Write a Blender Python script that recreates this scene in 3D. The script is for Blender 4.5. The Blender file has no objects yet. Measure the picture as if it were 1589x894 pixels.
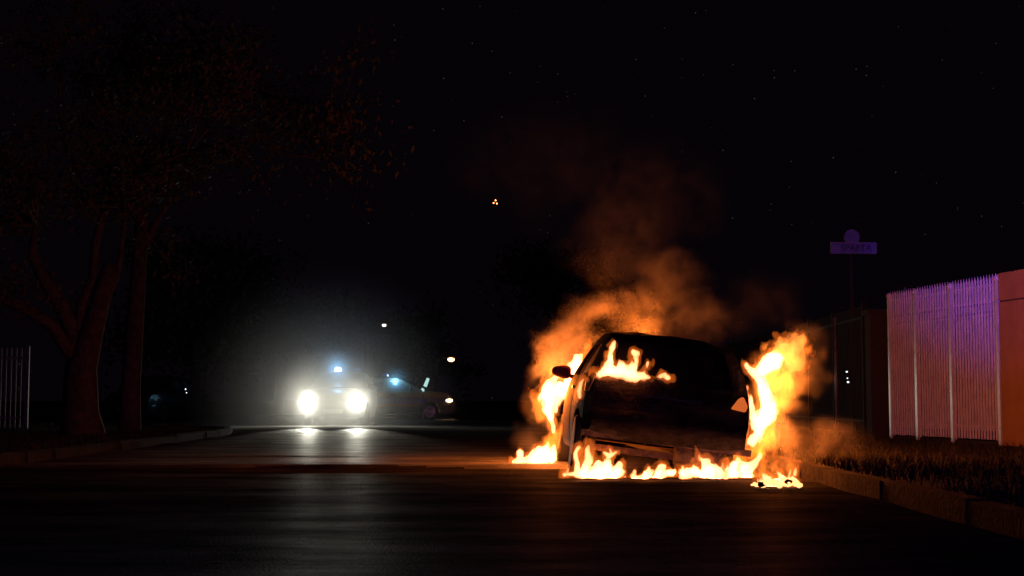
import bpy, bmesh, math, random
import numpy as np
from mathutils import Vector, Matrix
from mathutils.geometry import tessellate_polygon
random.seed(7)
R = math.radians
S = bpy.context.scene
C = S.collection

# ------------------------------------------------------------------ camera, night sky, exposure
PITCH = R(4.49)
CAM = Vector((0.0, 0.0, 0.70))
cd = bpy.data.cameras.new('camera'); cd.lens = 50; cd.sensor_width = 36; cd.clip_end = 2000; cd.clip_start = 0.05
cam = bpy.data.objects.new('camera', cd); C.objects.link(cam)
cam.location = CAM; cam.rotation_euler = (R(90) + PITCH, 0, 0)
S.camera = cam
FPX = 50 / 36 * 1589
def at(px, py, Y):
    dx = (px - 794.5) / FPX; dv = (447 - py) / FPX
    d = Vector((dx, math.cos(PITCH) - dv * math.sin(PITCH), math.sin(PITCH) + dv * math.cos(PITCH)))
    return CAM + d * (Y / d.y)
def ground(px, py):
    dv = (447 - py) / FPX
    dy = math.cos(PITCH) - dv * math.sin(PITCH); dz = math.sin(PITCH) + dv * math.cos(PITCH)
    return at(px, py, -CAM.z / dz * dy)

W = bpy.data.worlds.new('World'); S.world = W; W.use_nodes = True
wn, wl = W.node_tree.nodes, W.node_tree.links
wn.clear()
wo = wn.new('ShaderNodeOutputWorld'); bg = wn.new('ShaderNodeBackground')
tc = wn.new('ShaderNodeTexCoord'); vo = wn.new('ShaderNodeTexVoronoi'); vo.inputs['Scale'].default_value = 150
mr = wn.new('ShaderNodeMapRange'); mr.inputs[1].default_value = 0.0; mr.inputs[2].default_value = 0.07; mr.inputs[3].default_value = 1; mr.inputs[4].default_value = 0
sep = wn.new('ShaderNodeSeparateColor')
pw = wn.new('ShaderNodeMath'); pw.operation = 'POWER'; pw.inputs[1].default_value = 3
mu = wn.new('ShaderNodeMath'); mu.operation = 'MULTIPLY'
mu2 = wn.new('ShaderNodeMath'); mu2.operation = 'MULTIPLY'; mu2.inputs[1].default_value = 0.11
mx = wn.new('ShaderNodeMix'); mx.data_type = 'RGBA'; mx.blend_type = 'ADD'
mx.inputs[0].default_value = 1.0
mx.inputs[6].default_value = (0.0016, 0.0008, 0.0017, 1)
wl.new(tc.outputs['Generated'], vo.inputs['Vector']); wl.new(vo.outputs['Distance'], mr.inputs[0])
wl.new(vo.outputs['Color'], sep.inputs[0]); wl.new(sep.outputs[0], pw.inputs[0])
wl.new(mr.outputs[0], mu.inputs[0]); wl.new(pw.outputs[0], mu.inputs[1]); wl.new(mu.outputs[0], mu2.inputs[0])
wl.new(mu2.outputs[0], mx.inputs[7]); wl.new(mx.outputs[2], bg.inputs['Color'])
bg.inputs['Strength'].default_value = 1.0
wl.new(bg.outputs[0], wo.inputs[0])

S.view_settings.view_transform = 'Standard'; S.view_settings.look = 'None'
S.view_settings.exposure = 0; S.view_settings.gamma = 1; S.view_settings.use_curve_mapping = False
S.render.engine = 'CYCLES'
cy = S.cycles
cy.use_denoising = True
cy.transparent_max_bounces = 96; cy.volume_bounces = 1; cy.max_bounces = 6; cy.diffuse_bounces = 2
cy.sample_clamp_indirect = 1.5; cy.caustics_reflective = False; cy.caustics_refractive = False
cy.volume_step_rate = 1.0; cy.volume_max_steps = 256

# ------------------------------------------------------------------ helpers
def tag(o, label=None, cat=None, group=None, kind=None):
    if label: o['label'] = label
    if cat: o['category'] = cat
    if group: o['group'] = group
    if kind: o['kind'] = kind
    return o
def empty(name, loc=(0, 0, 0), rz=0):
    o = bpy.data.objects.new(name, None); C.objects.link(o)
    o.location = loc; o.rotation_euler = (0, 0, rz); o.empty_display_size = 0.2
    return o
def link(name, me, m=None, parent=None, smooth=False):
    o = bpy.data.objects.new(name, me); C.objects.link(o)
    if m: me.materials.append(m)
    if smooth:
        for p in me.polygons: p.use_smooth = True
    if parent: o.parent = parent
    return o
def bmobj(name, bm, m=None, parent=None, smooth=False):
    me = bpy.data.meshes.new(name); bmesh.ops.recalc_face_normals(bm, faces=bm.faces); bm.to_mesh(me); bm.free()
    return link(name, me, m, parent, smooth)
def box(bm, x0, x1, y0, y1, z0, z1):
    g = bmesh.ops.create_cube(bm, size=1)
    for v in g['verts']:
        v.co = Vector(((x0 + x1) / 2 + v.co.x * (x1 - x0), (y0 + y1) / 2 + v.co.y * (y1 - y0), (z0 + z1) / 2 + v.co.z * (z1 - z0)))
    return g['verts']
def tube(bm, pts, rad, n=8):
    """closed tapered tube through pts; rad is a list or a number"""
    pts = [Vector(p) for p in pts]
    if not hasattr(rad, '__len__'): rad = [rad] * len(pts)
    rings = []
    for i, p in enumerate(pts):
        t = (pts[min(i + 1, len(pts) - 1)] - pts[max(i - 1, 0)]).normalized()
        a = t.cross(Vector((0.13, 0.97, 0.05)) if abs(t.y) < 0.9 else Vector((1, 0, 0))).normalized(); b = t.cross(a)
        rings.append([bm.verts.new(p + (a * math.cos(k * 2 * math.pi / n) + b * math.sin(k * 2 * math.pi / n)) * rad[i]) for k in range(n)])
    for i in range(len(rings) - 1):
        for k in range(n):
            bm.faces.new((rings[i][k], rings[i][(k + 1) % n], rings[i + 1][(k + 1) % n], rings[i + 1][k]))
    bm.faces.new(rings[0][::-1]); bm.faces.new(rings[-1])
def lathe(bm, prof, centre, axis='x', n=28):
    """prof: [(along, radius)] closed ends"""
    c = Vector(centre); rings = []
    for a, r in prof:
        ring = []
        for k in range(n):
            u, v = r * math.cos(k * 2 * math.pi / n), r * math.sin(k * 2 * math.pi / n)
            ring.append(bm.verts.new(c + (Vector((a, u, v)) if axis == 'x' else Vector((u, a, v)) if axis == 'y' else Vector((u, v, a)))))
        rings.append(ring)
    for i in range(len(rings) - 1):
        for k in range(n):
            bm.faces.new((rings[i][k], rings[i][(k + 1) % n], rings[i + 1][(k + 1) % n], rings[i + 1][k]))
    bm.faces.new(rings[0][::-1]); bm.faces.new(rings[-1])

def mat(name, col, rough=0.6, metal=0.0, col2=None, nscale=8.0, bump=0.0, bscale=40.0, spec=0.5, coat=0.0):
    m = bpy.data.materials.new(name); m.use_nodes = True
    nt = m.node_tree; b = nt.nodes['Principled BSDF']
    b.inputs['Roughness'].default_value = rough; b.inputs['Metallic'].default_value = metal
    b.inputs['Specular IOR Level'].default_value = spec; b.inputs['Coat Weight'].default_value = coat
    col2 = col2 or tuple(c * 0.7 for c in col)
    t = nt.nodes.new('ShaderNodeTexCoord'); n = nt.nodes.new('ShaderNodeTexNoise')
    n.inputs['Scale'].default_value = nscale; n.inputs['Detail'].default_value = 6; n.inputs['Roughness'].default_value = 0.62
    r = nt.nodes.new('ShaderNodeValToRGB'); r.color_ramp.elements[0].position = 0.38; r.color_ramp.elements[1].position = 0.62
    r.color_ramp.elements[0].color = (*col2, 1); r.color_ramp.elements[1].color = (*col, 1)
    nt.links.new(t.outputs['Object'], n.inputs['Vector']); nt.links.new(n.outputs['Fac'], r.inputs[0]); nt.links.new(r.outputs[0], b.inputs['Base Color'])
    rr = nt.nodes.new('ShaderNodeMapRange'); rr.inputs[3].default_value = rough * 0.8; rr.inputs[4].default_value = min(1, rough * 1.2)
    nt.links.new(n.outputs['Fac'], rr.inputs[0]); nt.links.new(rr.outputs[0], b.inputs['Roughness'])
    if bump:
        n2 = nt.nodes.new('ShaderNodeTexNoise'); n2.inputs['Scale'].default_value = bscale; n2.inputs['Detail'].default_value = 5
        bu = nt.nodes.new('ShaderNodeBump'); bu.inputs['Strength'].default_value = bump; bu.inputs['Distance'].default_value = 0.02
        nt.links.new(t.outputs['Object'], n2.inputs['Vector']); nt.links.new(n2.outputs['Fac'], bu.inputs['Height']); nt.links.new(bu.outputs[0], b.inputs['Normal'])
    return m
def emat(name, col, strength):
    m = bpy.data.materials.new(name); m.use_nodes = True; nt = m.node_tree
    nt.nodes.clear(); o = nt.nodes.new('ShaderNodeOutputMaterial'); e = nt.nodes.new('ShaderNodeEmission')
    e.inputs[0].default_value = (*col, 1); e.inputs[1].default_value = strength
    nt.links.new(e.outputs[0], o.inputs[0]); m.cycles.emission_sampling = 'NONE'
    return m
def glass(name, tint=(0.25, 0.28, 0.3), rough=0.03):
    m = bpy.data.materials.new(name); m.use_nodes = True
    b = m.node_tree.nodes['Principled BSDF']; b.inputs['Base Color'].default_value = (*tint, 1)
    b.inputs['Transmission Weight'].default_value = 0.55; b.inputs['Roughness'].default_value = rough; b.inputs['IOR'].default_value = 1.45
    return m

M = {}
M['asphalt'] = mat('asphalt', (0.040, 0.039, 0.038), 0.8, col2=(0.022, 0.021, 0.021), nscale=1.3, bump=0.9, bscale=60, spec=0.06)
def rough_asphalt(m, w, rough):
    nt = m.node_tree; b = nt.nodes['Principled BSDF']; o = nt.nodes['Material Output']
    col = b.inputs['Base Color'].links[0].from_socket; nrm = b.inputs['Normal'].links[0].from_socket
    # scattered worn tracks and stains
    t = nt.nodes.new('ShaderNodeTexCoord'); mp = nt.nodes.new('ShaderNodeMapping'); mp.inputs['Scale'].default_value = (.5, 1.6, 1)
    n = nt.nodes.new('ShaderNodeTexNoise'); n.inputs['Scale'].default_value = 1.4; n.inputs['Detail'].default_value = 8; n.inputs['Roughness'].default_value = .65
    vo = nt.nodes.new('ShaderNodeTexVoronoi'); vo.feature = 'DISTANCE_TO_EDGE'; vo.inputs['Scale'].default_value = .9
    cr = nt.nodes.new('ShaderNodeMapRange'); cr.inputs[1].default_value = 0; cr.inputs[2].default_value = .012; cr.inputs[3].default_value = .25; cr.inputs[4].default_value = 1
    wp = nt.nodes.new('ShaderNodeVectorMath'); wp.operation = 'ADD'
    st = nt.nodes.new('ShaderNodeMapRange'); st.inputs[1].default_value = .35; st.inputs[2].default_value = .65; st.inputs[3].default_value = .45; st.inputs[4].default_value = 1.5
    nt.links.new(t.outputs['Object'], mp.inputs['Vector']); nt.links.new(mp.outputs[0], n.inputs['Vector'])
    nt.links.new(t.outputs['Object'], wp.inputs[0]); nt.links.new(n.outputs['Color'], wp.inputs[1]); nt.links.new(wp.outputs[0], vo.inputs['Vector'])
    nt.links.new(vo.outputs['Distance'], cr.inputs[0]); nt.links.new(n.outputs['Fac'], st.inputs[0])
    mu = nt.nodes.new('ShaderNodeMath'); mu.operation = 'MULTIPLY'; nt.links.new(cr.outputs[0], mu.inputs[0]); nt.links.new(st.outputs[0], mu.inputs[1])
    sc = nt.nodes.new('ShaderNodeVectorMath'); sc.operation = 'SCALE'; nt.links.new(col, sc.inputs[0]); nt.links.new(mu.outputs[0], sc.inputs['Scale'])
    d = nt.nodes.new('ShaderNodeBsdfDiffuse'); g = nt.nodes.new('ShaderNodeBsdfGlossy'); mi = nt.nodes.new('ShaderNodeMixShader')
    g.inputs['Roughness'].default_value = rough; g.inputs['Color'].default_value = (1, 1, 1, 1)
    wt = nt.nodes.new('ShaderNodeMath'); wt.operation = 'MULTIPLY'; wt.inputs[1].default_value = w; nt.links.new(st.outputs[0], wt.inputs[0]); nt.links.new(wt.outputs[0], mi.inputs[0])
    nt.links.new(sc.outputs[0], d.inputs['Color']); nt.links.new(nrm, d.inputs['Normal']); nt.links.new(nrm, g.inputs['Normal'])
    nt.links.new(d.outputs[0], mi.inputs[1]); nt.links.new(g.outputs[0], mi.inputs[2]); nt.links.new(mi.outputs[0], o.inputs['Surface'])
rough_asphalt(M['asphalt'], .011, .5)
M['sheen_asphalt'] = mat('sheen_asphalt', (0.12, 0.115, 0.105), 0.8, col2=(0.07, 0.067, 0.063), nscale=1.1, bump=0.9, bscale=50)  # paler, glossier far road; headlight sheen is put into its colour
rough_asphalt(M['sheen_asphalt'], .05, .5)
M['patch'] = mat('asphalt_patch', (0.03, 0.03, 0.031), 0.5, col2=(0.02, 0.02, 0.021), nscale=2.3, bump=0.4, bscale=60)
M['soil'] = mat('soil', (0.07, 0.05, 0.03), 0.95, col2=(0.035, 0.04, 0.016), nscale=2.5, bump=1.0, bscale=18, spec=0.2)
M['kerb'] = mat('kerb', (0.06, 0.048, 0.04), 0.95, col2=(0.018, 0.015, 0.014), nscale=7, bump=0.9, bscale=30, spec=0.08)
M['grass'] = mat('grass', (0.022, 0.028, 0.01), 0.9, col2=(0.035, 0.026, 0.013), nscale=1.7, spec=0.2)
M['bark'] = mat('bark', (0.07, 0.05, 0.04), 0.95, col2=(0.03, 0.022, 0.018), nscale=9, bump=1.0, bscale=25, spec=0.2)
M['leaf'] = mat('leaf', (0.035, 0.05, 0.018), 0.8, col2=(0.05, 0.04, 0.018), nscale=1.2, spec=0.15)
M['fence_white'] = mat('white_painted_steel', (0.78, 0.76, 0.74), 0.28, col2=(0.66, 0.63, 0.6), nscale=5, bump=0.12, bscale=14)
M['sheet'] = mat('grey_sheet', (0.62, 0.6, 0.58), 0.4, col2=(0.4, 0.38, 0.36), nscale=3)
M['fence_dark'] = mat('dull_painted_steel', (0.012, 0.011, 0.011), 0.8, col2=(0.007, 0.007, 0.007), nscale=5)
M['ochre'] = mat('ochre_plaster', (0.52, 0.27, 0.085), 0.9, col2=(0.42, 0.21, 0.07), nscale=2.2, bump=0.35, bscale=60, spec=0.2)
M['groove'] = mat('wall_groove', (0.05, 0.03, 0.02), 0.95)
M['char'] = mat('charred_paint', (0.026, 0.019, 0.016), 0.7, col2=(0.006, 0.005, 0.005), nscale=7, bump=0.9, bscale=20, spec=0.08)
M['firelit_scorch'] = mat('firelit_scorched_metal', (0.05, 0.018, 0.006), 0.85, 0.0, col2=(0.025, 0.009, 0.004), nscale=6, bump=0.4, bscale=14, spec=0.08)  # orange tint stands in for firelight on the left door
M['burnt_under'] = mat('burnt_underside', (0.10, 0.06, 0.045), 0.8, 0.1, col2=(0.03, 0.02, 0.018), nscale=10, bump=0.8, bscale=22)
M['mirror_shell'] = mat('firelit_plastic', (0.5, 0.2, 0.06), 0.8, col2=(0.3, 0.12, 0.04), spec=0.1)  # lighter orange-brown paints the fire glow on the wing mirrors
M['kerb_shaded'] = mat('shaded_kerb', (0.03, 0.027, 0.023), 0.95, col2=(0.01, 0.009, 0.008), nscale=3, bump=0.8, bscale=30, spec=0.2)  # darker kerb copy; the weak light on this side is painted in
M['tyre'] = mat('tyre', (0.02, 0.02, 0.02), 0.85)
M['rim'] = mat('rim', (0.4, 0.4, 0.4), 0.35, 0.8)
M['white_paint'] = mat('white_car_paint', (0.75, 0.75, 0.75), 0.25, col2=(0.68, 0.68, 0.68), nscale=2, coat=0.5)
M['grey_paint'] = mat('grey_car_paint', (0.03, 0.03, 0.035), 0.35, coat=0.1)
M['tan_paint'] = mat('pale_car_paint', (0.3, 0.26, 0.2), 0.3, coat=0.3)
M['amber_paint'] = mat('amber_car_paint', (0.72, 0.36, 0.07), 0.3, col2=(0.6, 0.3, 0.06), nscale=2, coat=0.5)
M['blue_paint'] = mat('blue_band_paint', (0.05, 0.08, 0.4), 0.3)
M['dark_paint'] = mat('dark_car_paint', (0.03, 0.03, 0.035), 0.25, coat=0.5)
M['black'] = mat('black_plastic', (0.02, 0.02, 0.02), 0.5)
M['glass'] = glass('car_glass')
M['dark_pane'] = mat('dark_opening_pane', (0.012, 0.010, 0.010), 0.28, col2=(0.006, 0.005, 0.005), nscale=4, spec=0.5)  # opaque dark panes added for the dim interior behind open windows
M['steel'] = mat('galvanised_steel', (0.35, 0.33, 0.31), 0.4, 0.5, col2=(0.22, 0.2, 0.19), nscale=12)
M['steel_dull'] = mat('weathered_steel', (0.13, 0.13, 0.12), 0.5, 0.2, col2=(0.06, 0.06, 0.055), nscale=8)
M['dark_pole'] = mat('weathered_pole', (0.04, 0.03, 0.028), 0.8, col2=(0.025, 0.02, 0.018), nscale=12)
M['sign'] = mat('sign_face', (0.14, 0.17, 0.34), 0.6, col2=(0.09, 0.11, 0.24), nscale=9)  # blue beacon light on the plates is partly put into this colour
M['sign_text'] = mat('sign_text', (0.02, 0.02, 0.03), 0.6)
M['head_on'] = emat('lit_headlight', (1.0, 0.96, 0.86), 60)
M['beacon_on'] = emat('lit_beacon', (0.62, 0.86, 1.0), 40)
M['amber_on'] = emat('lit_amber', (1.0, 0.62, 0.34), 9)
M['warm_on'] = emat('lit_warm_lamp', (1.0, 0.5, 0.2), 8)
M['pink_on'] = emat('lit_small_lamp', (1.0, 0.8, 0.72), 3.0)
M['cyan_on'] = emat('strip_glow', (0.5, 0.85, 0.8), 1.0)
M['tiny_on'] = emat('tiny_light', (0.75, 0.9, 1.0), 2.0)  # emission stands in for small distant lights and glints
M['ember'] = emat('ember', (1.0, 0.35, 0.1), 9)
M['fire_gap'] = emat('lamp_fire_glow', (1.0, 0.20, 0.04), 0.62)  # emission paints the fire seen through the broken tail lamp

# value noise ------------------------------------------------------
_rs = np.random.RandomState(11); _L = _rs.rand(32, 32, 32).astype(np.float32)
def vnoise(x, y, z):
    xi, yi, zi = np.floor(x).astype(int), np.floor(y).astype(int), np.floor(z).astype(int)
    fx, fy, fz = x - xi, y - yi, z - zi
    fx = fx * fx * (3 - 2 * fx); fy = fy * fy * (3 - 2 * fy); fz = fz * fz * (3 - 2 * fz)
    def g(a, b, c): return _L[(xi + a) & 31, (yi + b) & 31, (zi + c) & 31]
    r = 0
    for a in (0, 1):
        for b in (0, 1):
            for c in (0, 1):
                r = r + g(a, b, c) * (fx if a else 1 - fx) * (fy if b else 1 - fy) * (fz if c else 1 - fz)
    return r * 2 - 1
def fbm(x, y, z, octs=3, gain=0.5):
    s, a = 0, 1.0
    for i in range(octs):
        s = s + a * vnoise(x + 7.3 * i, y + 3.1 * i, z + 5.7 * i); x, y, z = x * 2.03, y * 2.03, z * 2.03; a *= gain
    return s

def surface_nets(F, o, h):
    """closed quad surface of F = 0 (inside F < 0); grid origin o, cell h"""
    ins = F < 0
    nx, ny, nz = F.shape
    cs = (nx - 1, ny - 1, nz - 1)
    sm = np.zeros(cs + (3,)); cnt = np.zeros(cs)
    def sl(a, n): return slice(a, a + n - 1)
    for ax in range(3):
        for p in (0, 1):
            for q in (0, 1):
                o0 = [0, 0, 0]; others = [k for k in range(3) if k != ax]; o0[others[0]] = p; o0[others[1]] = q
                o1 = list(o0); o1[ax] = 1
                A = F[sl(o0[0], nx), sl(o0[1], ny), sl(o0[2], nz)]; B = F[sl(o1[0], nx), sl(o1[1], ny), sl(o1[2], nz)]
                ch = (A < 0) != (B < 0)
                t = np.where(ch, A / np.where(ch, A - B, 1), 0)
                for k in range(3):
                    sm[..., k] += np.where(ch, (t if k == ax else o0[k]), 0)
                cnt += ch
    idx = -np.ones(cs, int); act = cnt > 0; idx[act] = np.arange(act.sum())
    ijk = np.argwhere(act)
    V = (ijk + sm[act] / cnt[act][:, None]) * h + np.array(o)
    faces = []
    for ax in range(3):
        a, b = [(1, 2), (2, 0), (0, 1)][ax]
        sh = [slice(None)] * 3; sh[ax] = slice(0, -1); s0 = ins[tuple(sh)]
        sh[ax] = slice(1, None); s1 = ins[tuple(sh)]
        for flip, cond in ((False, s0 & ~s1), (True, ~s0 & s1)):
            e = np.argwhere(cond)
            e = e[(e[:, a] > 0) & (e[:, b] > 0) & (e[:, a] < cs[a]) & (e[:, b] < cs[b])]
            if not len(e): continue
            def cell(da, db):
                c = e.copy(); c[:, a] -= da; c[:, b] -= db; return idx[c[:, 0], c[:, 1], c[:, 2]]
            q = np.stack([cell(1, 1), cell(0, 1), cell(0, 0), cell(1, 0)], 1)
            faces.append(q[:, ::-1] if flip else q)
    faces = np.concatenate(faces)
    return V, faces

# ------------------------------------------------------------------ the ground, the road, the verges
def bump_h(x, y):
    h = 0.009 * vnoise(x * 0.22 + 4, y * 0.55 + 2, 0 * x) + 0.005 * vnoise(x * 0.5, y * 1.5 + 9, 0 * x)
    # worn resurfacing edge across the road in front of the burning car
    e = 15.0 + 0.16 * vnoise(x * 0.6, 0 * x + 3, 0 * x) + 0.02 * x
    h = h + 0.03 * np.clip((y - e) / 0.14, 0, 1)
    for yy, a, w in ((19.6, 0.016, 0.35), (17.3, 0.012, 0.3), (22.2, 0.014, 0.4), (12.2, 0.014, 0.6), (10.3, 0.018, 0.6)):
        c = yy + 0.35 * vnoise(x * 0.35 + yy, 0 * x, 0 * x)
        amp = a * np.clip(0.5 + 0.9 * vnoise(x * 0.3 + yy * 2, 0 * x + 1, 0 * x), 0, 1)
        h = h + amp * np.exp(-((y - c) / w) ** 2)
    edge = np.clip((x + 6.3) / 1.5, 0, 1) * np.clip((2.9 - x) / 0.6, 0, 1)
    return h * 1.0 - 0.02 + 0 * edge
def road_sheet():
    xs = np.concatenate([np.linspace(-14, -6.5, 12), np.linspace(-6.3, 2.8, 92), np.linspace(3.2, 14, 12)])
    ys = np.concatenate([np.linspace(-12, 1.8, 12), np.linspace(2, 30, 420), np.linspace(30.2, 62, 90)])
    X, Y = np.meshgrid(xs, ys); H = bump_h(X, Y)
    V = np.stack([X.ravel(), Y.ravel(), H.ravel()], 1); n, mm = len(xs), len(ys)
    i = np.arange(mm - 1)[:, None] * n + np.arange(n - 1)[None]; i = i.ravel()
    Fq = np.stack([i, i + 1, i + n + 1, i + n], 1)
    me = bpy.data.meshes.new('road'); me.from_pydata(V.tolist(), [], Fq.tolist())
    o = link('road', me, M['asphalt'], smooth=True); me.materials.append(M['sheen_asphalt'])
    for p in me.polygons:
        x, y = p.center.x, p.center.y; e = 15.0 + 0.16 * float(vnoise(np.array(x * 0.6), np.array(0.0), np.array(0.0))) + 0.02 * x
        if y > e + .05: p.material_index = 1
    return tag(o, 'worn dark asphalt road with low ridges and a resurfacing edge', kind='structure')
road_sheet()
bm = bmesh.new(); bmesh.ops.create_grid(bm, x_segments=4, y_segments=4, size=600)
tag(bmobj('ground', bm, M['soil']), 'dark bare ground reaching the horizon', kind='structure').location = (0, 300, -0.06)

def verge(name, outline, label):
    """raised slab of earth with a slightly uneven top"""
    bm = bmesh.new(); top = [bm.verts.new((x, y, 0.105)) for x, y in outline]; f = bm.faces.new(top)
    bmesh.ops.triangulate(bm, faces=[f])
    for k in range(4): bmesh.ops.subdivide_edges(bm, edges=[e for e in bm.edges if e.calc_length() > 0.7], cuts=1)
    for v in bm.verts:
        v.co.z += 0.03 * float(vnoise(np.array(v.co.x * 1.3), np.array(v.co.y * 0.9), np.array(3.0))) if abs(v.co.z - 0.105) < 1e-5 and not v.is_boundary else 0
    ex = bmesh.ops.extrude_face_region(bm, geom=[e for e in bm.edges if e.is_boundary])
    for v in ex['geom']:
        if isinstance(v, bmesh.types.BMVert): v.co.z = -0.1
    o = bmobj(name, bm, M['soil'], smooth=False)
    return tag(o, label, kind='structure')
KR = 2.60
def kerb_line(pts, name, label, w=0.15, km='kerb'):
    root = empty(name, (*pts[0], 0)); tag(root, label, kind='structure')
    bm = bmesh.new(); P = [Vector((x, y, 0)) for x, y in pts]
    seg = []
    for a, b in zip(P[:-1], P[1:]):
        L = (b - a).length; n = max(1, round(L / 0.95))
        for k in range(n): seg.append((a.lerp(b, k / n), a.lerp(b, (k + 1) / n)))
    for a, b in seg:
        d = (b - a).normalized(); s = Vector((-d.y, d.x, 0)) * w
        j = random.uniform(-0.012, 0.012); top = 0.13 + random.uniform(-0.006, 0.006)
        a2, b2 = a + d * 0.006, b - d * 0.006
        vs = []
        for p in (a2, b2):
            for off, z in ((0, -0.1), (0, top - 0.03), (0.03 / w, top), (1, top), (1, -0.1)):
                q = p + s * off + s.normalized() * j; vs.append(bm.verts.new((q.x - pts[0][0], q.y - pts[0][1], z)))
        for k in range(5): bm.faces.new((vs[k], vs[(k + 1) % 5], vs[5 + (k + 1) % 5], vs[5 + k]))
        bm.faces.new(vs[4::-1]); bm.faces.new(vs[5:])
    bmobj('kerb_stones', bm, M[km], root)
right_k = [(KR, 44), (KR, -4)]
kerb_line([(KR + 0.15 + 0.0, -4), (KR + 0.15, 44)], 'kerb', 'concrete kerb beside the burning car')
verge('verge', [(KR + 0.145, -4), (40, -4), (40, 44), (KR + 0.145, 44)], 'rough grass verge in front of the white fence')
LK = [(-5.35, -4), (-5.35, 20.5)] + [(-5.35 - 0.35 * ((i / 9) ** 1.3) - (3.2 * max(0, (i - 6) / 3) ** 2.2), 20.5 + 11.5 * i / 9 + (0.6 if i > 6 else 0)) for i in range(1, 10)]
LK = [(x, y) for x, y in LK]
kerb_line([(x, y) for x, y in LK], 'kerb', 'concrete kerb curving away by the dark trees', km='kerb_shaded')
verge('verge', [(x - 0.145, y) for x, y in LK] + [(-45, LK[-1][1]), (-45, -4)], 'dark grass verge under the trees')
# the verge across the junction, behind the patrol cars
verge('verge', [(-45, 56), (30, 56), (30, 90), (-45, 90)], 'dark verge beyond the junction')

def grass(name, region, n, label, hmax=0.13):
    V, Fq = [], []
    k = 0
    while k < n:
        x, y = region()
        h = random.uniform(0.03, hmax); a = random.uniform(0, 6.28); w = random.uniform(0.003, 0.007)
        lx, ly = random.gauss(0, 0.4) * h, random.gauss(0, 0.4) * h
        dx, dy = math.cos(a) * w, math.sin(a) * w; b = len(V)
        V += [(x - dx, y - dy, 0.09), (x + dx, y + dy, 0.09), (x + lx * .4 + dx * .7, y + ly * .4 + dy * .7, 0.09 + h * .6), (x + lx * .4 - dx * .7, y + ly * .4 - dy * .7, 0.09 + h * .6), (x + lx, y + ly, 0.09 + h)]
        Fq += [(b, b + 1, b + 2, b + 3), (b + 3, b + 2, b + 4)]; k += 1
    me = bpy.data.meshes.new(name); me.from_pydata(V, [], Fq)
    return tag(link(name, me, M['grass']), label, 'grass', kind='stuff')
def reg_r():
    while True:
        x, y = KR + 0.17 + abs(random.gauss(0, 2.1)), random.uniform(6, 26)
        if float(vnoise(np.array(x * 1.1), np.array(y * 0.8), np.array(0.5))) > random.uniform(-0.6, 0.4): return x, y
def reg_l():
    while True:
        y = random.uniform(12, 33); kx = np.interp(y, [p[1] for p in LK], [p[0] for p in LK])
        x = kx - 0.17 - abs(random.gauss(0, 2.2))
        if float(vnoise(np.array(x * 1.1), np.array(y * 0.8), np.array(8.5))) > random.uniform(-0.6, 0.4): return x, y
grass('grass', reg_r, 26000, 'rough patchy grass between the kerb and the white fence')
grass('grass', reg_l, 20000, 'short dark grass along the curving kerb under the trees')

# ------------------------------------------------------------------ fences, wall, sign, poles on the right
def gz(): return 0.10
def pale_fence(x0px, x1px, bot0, bot1, top0, top1, posts, first, ys):
    pass
FA, FB = Vector((5.87, 22.1, 0)), Vector((6.44, 18.75, 0))       # the far and near ends
def fence_point(t): return FA.lerp(FB, t)
FT = [0.0, 0.275, 0.60, 1.0]
FH = 2.16
ang = math.atan2((FB - FA).y, (FB - FA).x)
fence = empty('palisade_fence', (FA.x, FA.y, 0.1), ang)
tag(fence, 'white steel palisade fence with spiked top, lit orange and violet', 'fence')
LEN = (FB - FA).length
def post(x, h, w=0.035):
    bm = bmesh.new(); box(bm, x - w, x + w, -0.03, 0.03, -0.1, h); o = bmobj('post', bm, M['fence_white'], fence)
    bm = bmesh.new(); bmesh.ops.create_icosphere(bm, subdivisions=3, radius=0.052)
    for v in bm.verts: v.co += Vector((x, 0, h + 0.045))
    lathe(bm, [(h, 0.03), (h + 0.012, 0.028)], (x, 0, 0), 'z', 12)
    bmobj('finial', bm, M['fence_white'], o, True)
for i, t in enumerate(FT):
    post(t * LEN + (0.03 if i == 0 else -0.03 if i == 3 else 0), FH if i < 3 else FH - 0.0)
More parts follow.
